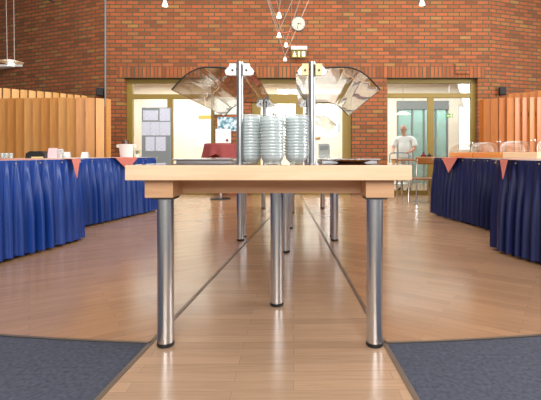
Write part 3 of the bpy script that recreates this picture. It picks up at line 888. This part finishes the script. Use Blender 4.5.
bmesh.ops.remove_doubles(cloth, verts=cloth.verts, dist=.0004)
tag(obj('burgundy_cloth', cloth, M['burgundy'], smooth=True, loc=(q.x, BY, q.z)), 'burgundy cloth draped over the tall bistro table', 'tablecloth')
a, b2 = at(215.5, 129, BY), at(231, 143.3, BY)
st = thing('display_stand', ((a.x+b2.x)/2, BY, q.z+.001), 'white printed flyer in a clear holder standing on the burgundy cloth', 'sign')
w2 = (b2.x-a.x)/2
bm = B(); box(bm, -w2, w2, -.004, .004, .008, .285); obj('flyer', bm, M['paper_w'], st)
bm = B(); box(bm, -w2-.004, w2+.004, -.05, .05, 0, .008); obj('holder_base', bm, M['acrylic'], st)
bm = B(); prism(bm, [(w2*.5+.025*math.cos(k*PI/8), .06+.025*math.sin(k*PI/8)) for k in range(16)], 'y', -.007, -.004); tag(obj('stamp_mark', bm, M['dark_red'], st), 'round red mark')

def wall_picture(px0, px1, py0, py1, Y, mat, label, frame=None):
    a, b2 = at(px0, py0, Y), at(px1, py1, Y)
    w2, h2 = (b2.x-a.x)/2, (a.z-b2.z)/2
    t = thing('framed_picture', ((a.x+b2.x)/2, Y, (a.z+b2.z)/2), label, 'picture')
    bm = B(); box(bm, -w2, w2, -.006, .006, -h2, h2); obj('print', bm, mat, t)
    if frame:
        bm = B(); f_ = .02
        for X0, X1, Z0, Z1 in ((-w2, w2, h2-f_, h2), (-w2, w2, -h2, -h2+f_), (-w2, -w2+f_, -h2+f_, h2-f_), (w2-f_, w2, -h2+f_, h2-f_)): box(bm, X0, X1, -.014, .004, Z0, Z1)
        obj('frame', bm, frame, t)
    return t
wall_picture(217.5, 239, 117, 131, WY-.008, M['picture'], 'blue and white landscape print on the brick pier above the burgundy cloth')
wall_picture(214.5, 240, 97, 114.5, WY-.008, plain('pale_green_board', (214, 226, 218), .5), 'pale green blank board on the brick pier above the landscape print')
wall_picture(198, 213, 115, 148, FY-.01, M['paper_w'], 'cream notice with an orange heading on the foyer wall')
a, b2 = at(198.5, 115.3, FY-.02), at(212.5, 119, FY-.02)
bm = B(); box(bm, a.x, b2.x, FY-.022, FY-.016, b2.z, a.z)
ch = obj('heading_band', bm, M['yellow_sign'])
npar = [o for o in COL.objects if o.get('label', '').startswith('cream notice')][0]
ch.parent = npar; ch.matrix_parent_inverse = Matrix.Translation(-npar.location)
wall_picture(313, 320, 121, 139, FY-.01, M['yellow_sign'], 'orange poster on the foyer wall seen through the middle door', M['brown_wood'])
wall_picture(331, 340, 124, 132.5, FY-.01, M['paper'], 'small grey print on the foyer wall right of the orange poster')

# foyer counter with a grey machine
q = at(325, 157, 11.4)
ct = thing('foyer_cabinet', (q.x, 11.4, 0), 'low white cabinet in the foyer behind the middle door', 'cabinet')
bm = B(); box(bm, -.45, .45, -.25, .25, .06, q.z); obj('carcass', bm, M['white'], ct, bevel=.005)
for s in (-1, 1):
    bm = B(); box(bm, min(0, s*.43)+.01*(s > 0)+.004, max(0, s*.43)-.004, -.268, -.25, .09, q.z-.03); dd = obj('door', bm, M['white'], ct)
    bm = B(); box(bm, s*.05-.008, s*.05+.008, -.285, -.268, .5, .62); obj('handle', bm, M['steel'], dd)
bm = B(); box(bm, -.4, .4, -.2, .2, 0, .06); obj('plinth', bm, M['grey'], ct)
pr = thing('grey_machine', (at(324, 0, 11.4).x, 11.4, q.z+.001), 'grey box-shaped machine on the low foyer cabinet', 'machine')
bm = B(); prism(bm, [(-.15, 0), (.15, 0), (.15, .3), (.12, .36), (-.15, .36)], 'y', -.15, .15); obj('housing', bm, plain('machine_grey', (166, 168, 170), .5), pr, bevel=.008)
bm = B(); box(bm, -.12, .1, -.158, -.15, .2, .3); obj('panel', bm, M['grey'], pr)

# foyer lamps
for x in (-6, -3.2, -.6, 1.4, 3.0, 5.2):
    t = thing('ceiling_light', (x, 10.9, 2.95), None, 'ceiling light', 'tube lights on the foyer ceiling')
    t['label'] = {-6: 'tube light at the far left of the foyer ceiling', -3.2: 'tube light on the foyer ceiling above the left door', -.6: 'tube light on the foyer ceiling left of the middle mullion', 1.4: 'tube light on the foyer ceiling at the right of the middle door', 3.0: 'tube light on the foyer ceiling above the man', 5.2: 'tube light at the far right of the foyer ceiling'}[x]
    bm = B(); box(bm, -.06, .06, -.62, .62, -.03, 0); obj('housing', bm, M['white'], t)
    bm = B(); tube(bm, [(0, -.6, -.045), (0, .6, -.045)], .018, 10); obj('tube', bm, M['tube_on'], t)
q = at(403, 114, 10.9)
fl = thing('foyer_pendant', q, 'flat white disc pendant lamp above the man', 'lamp')
bm = B(); lathe(bm, [(0, .07), (.05, .065), (.19, .0), (.18, -.01), (0, -.02)], seg=32); tag(obj('shade', bm, M['lampw'], fl, smooth='auto'), 'white disc shade')
bm = B(); tube(bm, [(0, 0, .065), (0, 0, 2.95-q.z)], .006, 6); obj('cord', bm, M['wire'], fl)
q = at(449, 115.5, 11.8)
ex = thing('foyer_exit_sign', q, 'small green exit sign seen through the right door', 'sign')
bm = B(); box(bm, -.1, .1, -.02, .02, -.05, .05); obj('panel', bm, M['exit_green'], ex, bevel=.005)
bm = B(); prism(bm, [(-.06, -.01), (-.02, -.03), (-.02, -.016), (.03, -.016), (.03, -.004), (-.02, -.004), (-.02, .01)], 'y', -.025, -.02); prism(bm, [(.045, -.035), (.075, -.035), (.075, .035), (.045, .035)], 'y', -.025, -.02); obj('pictogram', bm, M['exit_white'], ex)
bm = B(); tube(bm, [(0, 0, .05), (0, 0, 2.95-q.z)], .006, 6); obj('rod', bm, M['steel'], ex)

# ------------------------------------------------------------------ chairs and small table by the right door
def make_chair(loc, rz, label):
    t = thing('wooden_chair', loc, label, 'chair', rotz=rz)
    bm = B()
    def f(u, v): return (-.21+.42*u, -.2+.4*v, .455-.012*math.sin(PI*u)*math.sin(PI*v))
    grid(bm, f, 8, 8); o = obj('seat', bm, M['brown_wood'], t, smooth=True)
    md = o.modifiers.new('solid', 'SOLIDIFY'); md.thickness = .016
    bm = B()
    def g(u, v): return (-.22+.44*u, .2+.035*math.sin(PI*u)+.03*v, .70+.13*v)
    grid(bm, g, 10, 4); o = obj('backrest', bm, M['brown_wood'], t, smooth=True)
    md = o.modifiers.new('solid', 'SOLIDIFY'); md.thickness = .014
    for s in (-1, 1):
        bm = B(); tube(bm, [(s*.2, -.19, 0), (s*.19, -.17, .44)], .011, 10); obj('leg', bm, M['chrome'], t, smooth='auto')
        bm = B(); tube(bm, [(s*.2, .2, 0), (s*.195, .17, .44), (s*.195, .185, .6), (s*.2, .225, .8)], .011, 10); obj('leg', bm, M['chrome'], t, smooth='auto')
    bm = B()
    for pts in (((-.19, -.17, .43), (.19, -.17, .43)), ((-.195, .17, .43), (.195, .17, .43)), ((-.19, -.17, .43), (-.195, .17, .43)), ((.19, -.17, .43), (.195, .17, .43))): tube(bm, pts, .009, 8)
    obj('seat_frame', bm, M['chrome'], t, smooth='auto')
    return t
make_chair((at(423, 0, 7.5).x, 7.5, 0), .12+PI, 'wooden chair on chrome legs beside the far end of the navy skirt')

ctb = thing('cafe_table', (at(421, 0, 8.55).x, 8.55, 0), 'small cafe table with wooden top just inside the right door', 'table')
bm = B(); box(bm, -.5, .5, -.28, .28, .745, .775); obj('tabletop', bm, M['brown_wood'], ctb, bevel=.005)
for x in (-.44, .44):
    for y in (-.23, .23):
        bm = B(); tube(bm, [(x, y, 0), (x, y, .745)], .016, 10); obj('leg', bm, M['chrome'], ctb, smooth='auto')
def pot(px, r, h, mat, label):
    x = at(px, 0, 8.5).x
    t = thing('teapot', (x, 8.5, .776), label, 'pot', 'dark pots on the cafe table')
    bm = B(); lathe(bm, [(0, 0), (r*.7, 0), (r, h*.35), (r*.92, h*.7), (r*.55, h*.85), (0, h*.85)], seg=24); obj('body', bm, mat, t, smooth='auto')
    bm = B(); lathe(bm, [(0, h*.84), (r*.58, h*.85), (r*.4, h*.95), (.012, h*.98), (.014, h*1.06), (0, h*1.08)], seg=20); obj('lid', bm, M['black'], t, smooth='auto')
    bm = B(); tube(bm, [(r*.85, 0, h*.7), (r*1.35, 0, h*.68), (r*1.4, 0, h*.35), (r*.95, 0, h*.25)], .006, 8); obj('handle', bm, M['black'], t, smooth='auto')
pot(423.5, .06, .13, M['dark_red'], 'dark red pot on the cafe table before the right door')
pot(429.5, .045, .11, M['black'], 'black pot right of the dark red pot on the cafe table')

# ------------------------------------------------------------------ man with trolley behind the right door
PY_ = 10.15
mx_ = at(405, 0, PY_).x
RZ = math.radians(-32)
def skin_mesh(verts, edges, radii, root=0, sub=2):
    me = bpy.data.meshes.new('tmp'); me.from_pydata(verts, edges, [])
    o = bpy.data.objects.new('tmp', me); COL.objects.link(o)
    md = o.modifiers.new('skin', 'SKIN'); md.use_smooth_shade = True
    for i, r in enumerate(radii):
        sv = me.skin_vertices[0].data[i]; sv.radius = r if isinstance(r, tuple) else (r, r); sv.use_root = (i == root)
    if sub:
        s_ = o.modifiers.new('sub', 'SUBSURF'); s_.levels = sub; s_.render_levels = sub
    dg = bpy.context.evaluated_depsgraph_get(); dg.update()
    ev = o.evaluated_get(dg); m2 = bpy.data.meshes.new_from_object(ev)
    bpy.data.objects.remove(o); bpy.data.meshes.remove(me)
    return m2
class Sk:
    def __init__(s): s.v = []; s.e = []; s.r = []
    def add(s, p, r, par=None):
        s.v.append(p); s.r.append(r)
        if par is not None: s.e.append((par, len(s.v)-1))
        return len(s.v)-1
    def chain(s, par, items):
        for p, r in items: par = s.add(p, r, par)
        return par
def mesh_to(bm, me): bm.from_mesh(me); bpy.data.meshes.remove(me)

man = thing('person', (mx_, PY_, 0), 'elderly person in a white short-sleeved shirt pushing a blue trolley behind the glass door', 'person', rotz=RZ)
sk = Sk()
r0 = sk.add((0, .03, .92), (.15, .12))
ch_ = sk.chain(r0, [((0, .02, 1.06), (.15, .13)), ((0, -.01, 1.2), (.135, .105)), ((0, -.02, 1.31), (.1, .07)), ((0, -.05, 1.385), (.055, .055)), ((0, -.07, 1.46), (.055, .06))])
chest = 3
for s in (-1, 1):
    w3 = sk.chain(chest, [((s*.16, -.02, 1.31), .05), ((s*.225, -.02, 1.27), .05), ((s*.265, -.06, 1.15), .048), ((s*.275, -.12, 1.05), .043), ((s*.235, -.24, 1.0), .038), ((s*.185, -.35, .965), .027), ((s*.17, -.39, .958), (.022, .036))])
    sk.chain(r0, [((s*.09, .03, .84), .085), ((s*.1, .01, .66), .074), ((s*.105, 0, .5), .058), ((s*.105, .03, .3), .05), ((s*.105, .06, .1), .036), ((s*.11, -.0, .045), .036), ((s*.115, -.1, .035), .03)])
body = B(); mesh_to(body, skin_mesh(sk.v, sk.e, sk.r))
# fingers: each its own chain closing over the bar, thumb from the side of the palm
for s in (-1, 1):
    for k in range(4):
        x = s*(.142+.019*k); ln = (.9, 1, 1.04, .86)[k]
        f_ = Sk(); a0 = f_.add((x, -.395, .966), .0095)
        f_.chain(a0, [((x, -.395-.03*ln, .982), .009), ((x, -.395-.055*ln, .97), .0085), ((x, -.395-.055*ln, .945), .008), ((x, -.395-.038*ln, .93), .007)])
        mesh_to(body, skin_mesh(f_.v, f_.e, f_.r, sub=1))
    f_ = Sk(); a0 = f_.add((s*.15, -.375, .955), .012)
    f_.chain(a0, [((s*.128, -.395, .945), .011), ((s*.12, -.418, .936), .0095), ((s*.128, -.436, .93), .008)])
    mesh_to(body, skin_mesh(f_.v, f_.e, f_.r, sub=1))
# head
hc = Vector((0, -.095, 1.545))
hd = B(); bmesh.ops.create_uvsphere(hd, u_segments=32, v_segments=24, radius=1)
for v in hd.verts:
    x, y, z = v.co
    v.co = Vector((x*.078*(1-.22*max(0, -z)**1.5), y*.098, z*.118))
    if z < 0: v.co.y += -.016*(-z)
    if y < -.5 and z < .3: v.co.y -= .004
for c_, r_ in (((0, -.112, -.012), (.014, .02, .026)), ((0, -.098, .03), (.05, .014, .01)), ((.08, .005, -.005), (.012, .022, .034)), ((-.08, .005, -.005), (.012, .022, .034)), ((0, -.1, -.088), (.026, .018, .018)), ((0, -.102, -.055), (.024, .012, .008)), ((0, -.118, -.022), (.019, .012, .01))):
    bmesh.ops.create_uvsphere(hd, u_segments=14, v_segments=10, radius=1, matrix=Matrix.Translation(c_) @ Matrix.Diagonal((*r_, 1)))
HR = Matrix.Translation(hc) @ Matrix.Rotation(math.radians(-14), 4, 'Z') @ Matrix.Rotation(math.radians(8), 4, 'X')
hd.transform(HR)
tm = bpy.data.meshes.new('tmp'); hd.to_mesh(tm); hd.free(); mesh_to(body, tm)
bo = obj('body', body, M['skin'], man, smooth=True)
rm = bo.modifiers.new('remesh', 'REMESH'); rm.mode = 'VOXEL'; rm.voxel_size = .006; rm.use_smooth_shade = True
sm_ = bo.modifiers.new('smooth', 'SMOOTH'); sm_.factor = .5; sm_.iterations = 2
def on_head(name, bm, mat):
    bm.transform(HR); return obj(name, bm, mat, man, smooth=True)
for s in (-1, 1):
    bm = B(); bmesh.ops.create_uvsphere(bm, u_segments=12, v_segments=8, radius=.011, matrix=Matrix.Translation((s*.03, -.094, .008))); on_head('eye', bm, M['white'])
    bm = B(); bmesh.ops.create_uvsphere(bm, u_segments=8, v_segments=6, radius=.005, matrix=Matrix.Translation((s*.03, -.1035, .008))); on_head('iris', bm, M['black'])
bm = B()
for s in (-1, 1):
    tube(bm, [(s*.032+.022*math.cos(k*PI/6), -.116, .006+.018*math.sin(k*PI/6)) for k in range(13)], .0018, 6)
    tube(bm, [(s*.054, -.115, .01), (s*.078, -.05, .014), (s*.083, .01, .012)], .0018, 6)
tube(bm, [(-.01, -.118, .01), (.01, -.118, .01)], .0018, 6)
on_head('spectacles', bm, M['black'])
bm = B(); tube(bm, [(-.022, -.113, -.056), (0, -.118, -.057), (.022, -.113, -.056)], [.002, .004, .002], 8); on_head('lips', bm, plain('lip', (170, 96, 90), .5))
# hair: a short grey fringe round the back and sides of a bald crown
bm = B()
def fh(u, v):
    a = math.radians(-12)+u*math.radians(204); z = -.42+v*(.72+.12*math.sin(u*PI))
    cz = math.sqrt(max(0, 1-min(.98, z)**2)); return (math.cos(a)*.0845*cz, math.sin(a)*.1055*cz+.001, z*.1205)
grid(bm, fh, 28, 8); on_head('hair', bm, M['hair'])
# shirt
s2 = Sk()
r1 = s2.add((0, .03, .80), (.18, .155)); r1 = s2.add((0, .03, .90), (.18, .155), r1)
s2.chain(r1, [((0, .015, 1.02), (.178, .16)), ((0, -.015, 1.14), (.182, .17)), ((0, -.02, 1.24), (.176, .155)), ((0, -.03, 1.325), (.14, .12)), ((0, -.045, 1.375), (.066, .066))])
for s in (-1, 1):
    s2.chain(5, [((s*.165, -.02, 1.318), .082), ((s*.235, -.02, 1.268), .078), ((s*.272, -.055, 1.16), .074), ((s*.283, -.085, 1.10), .073)])
shb = B(); mesh_to(shb, skin_mesh(s2.v, s2.e, s2.r)); 
so = obj('shirt', shb, M['shirt'], man, smooth=True)
# trousers
s3 = Sk(); r2 = s3.add((0, .03, .96), (.165, .14)); p3 = s3.add((0, .03, .88), (.16, .13), r2)
for s in (-1, 1):
    s3.chain(p3, [((s*.095, .03, .8), .1), ((s*.1, .01, .62), .088), ((s*.105, .005, .46), .076), ((s*.105, .03, .28), .07), ((s*.105, .055, .1), .066)])
trb = B(); mesh_to(trb, skin_mesh(s3.v, s3.e, s3.r)); obj('trousers', trb, M['trousers'], man, smooth=True)
for s in (-1, 1):
    s4 = Sk(); r3 = s4.add((s*.107, .075, .05), .046); s4.chain(r3, [((s*.11, .0, .045), .045), ((s*.115, -.09, .04), .042), ((s*.117, -.15, .034), .032)])
    sb = B(); mesh_to(sb, skin_mesh(s4.v, s4.e, s4.r)); obj('shoe', sb, M['shoe'], man, smooth=True)

man.scale = (.95,)*3
tr = thing('trolley', (mx_, PY_, 0), 'blue tube-framed trolley pushed by the man in white', 'trolley', rotz=RZ)
bm = B(); tube(bm, [(-.24, -.46, .12), (-.24, -.44, .9), (-.21, -.435, .945), (-.17, -.433, .958), (.17, -.433, .958), (.21, -.435, .945), (.24, -.44, .9), (.24, -.46, .12)], .013, 12)
obj('handle_frame', bm, M['blue_tube'], tr, smooth='auto')
bm = B(); tube(bm, [(-.24, -1.0, .12), (-.24, -1.0, .68), (.24, -1.0, .68), (.24, -1.0, .12)], .013, 12); obj('front_frame', bm, M['blue_tube'], tr, smooth='auto')
for z in (.2, .62):
    bm = B(); box(bm, -.23, .23, -.99, -.47, z, z+.03); obj('shelf', bm, M['white'], tr, bevel=.006)
for x in (-.24, .24):
    for y in (-.46, -1.0):
        bm = B(); tube(bm, [(x-.012, y, .05), (x+.012, y, .05)], .05, 20); w_ = obj('wheel', bm, M['black'], tr, smooth='auto')
        bm = B(); box(bm, x-.02, x+.02, y-.015, y+.015, .06, .13); obj('caster', bm, M['steel'], tr)
tr.scale = (.95,)*3
Rm = Matrix.Rotation(RZ, 3, 'Z')
bp_ = Vector((mx_, PY_, .651*.95)) + Rm @ Vector((-.02, -.62, 0))
bs = thing('bread_basket', bp_, 'round wicker basket on the upper shelf of the blue trolley', 'basket')
bm = B(); lathe(bm, [(0, 0), (.07, 0), (.1, .13), (.105, .14), (.095, .14), (.065, .012), (0, .012)], seg=28); obj('bowl', bm, M['wicker'], bs, smooth='auto')
bm = B(); tube(bm, [(.1*math.cos(2*PI*k/24), .1*math.sin(2*PI*k/24), .14) for k in range(25)], .008, 8); obj('rim', bm, M['wicker'], bs, smooth='auto')

# ------------------------------------------------------------------ light
W = bpy.data.worlds.new('daylight'); S.world = W; W.use_nodes = True
nt = W.node_tree; bg = nt.nodes['Background']
bg.inputs['Color'].default_value = (1, .97, .92, 1); bg.inputs['Strength'].default_value = .34
def area(name, loc, rot, sx, sy, power, col=(1, 1, 1)):
    l = bpy.data.lights.new(name, 'AREA'); l.shape = 'RECTANGLE'; l.size = sx; l.size_y = sy; l.energy = power; l.color = col
    o = bpy.data.objects.new(name, l); COL.objects.link(o); o.location = loc
    o.rotation_euler = rot
    return o
area('window_daylight_right', (7.5, 3.0, 2.6), (math.radians(70), 0, math.radians(78)), 5, 2.6, 520, (1, 1, 1))
area('window_daylight_rear', (.3, -2.6, 2.9), (math.radians(72), 0, 0), 3, 2.4, 300, (1, .99, .97))
area('added_hall_fill', (0, 4.5, 4.7), (0, 0, 0), 8, 5, 200, (1, .97, .93))  # unseen fill below the ceiling, added for general room light
area('foyer_lights', (-2.2, 10.8, 2.85), (0, 0, 0), 5.5, 1.6, 260, (1, .97, .9))
area('foyer_lights', (3.2, 10.8, 2.85), (0, 0, 0), 4, 1.6, 120, (1, .99, .96))
area('added_wall_fill', (0, 6.2, 4.6), (math.radians(52), 0, 0), 11, .5, 215, (1, .96, .88))  # added lamp without a fixture, brightens the brick wall
area('inner_room_light', (4.0, FY+.75, 2.8), (0, 0, 0), 2.4, .8, 60, (.95, 1, .98))

# ------------------------------------------------------------------ camera
cam = bpy.data.cameras.new('camera'); co = bpy.data.objects.new('camera', cam); COL.objects.link(co)
co.location = (0, 0, H); co.rotation_euler = (PI/2, 0, 0)
cam.sensor_width = 36; cam.lens = 36*F/541
cam.shift_x = -31.5/541; cam.shift_y = -46/541
cam.clip_start = .02
S.camera = co
S.view_settings.view_transform = 'Standard'
S.view_settings.look = 'None'
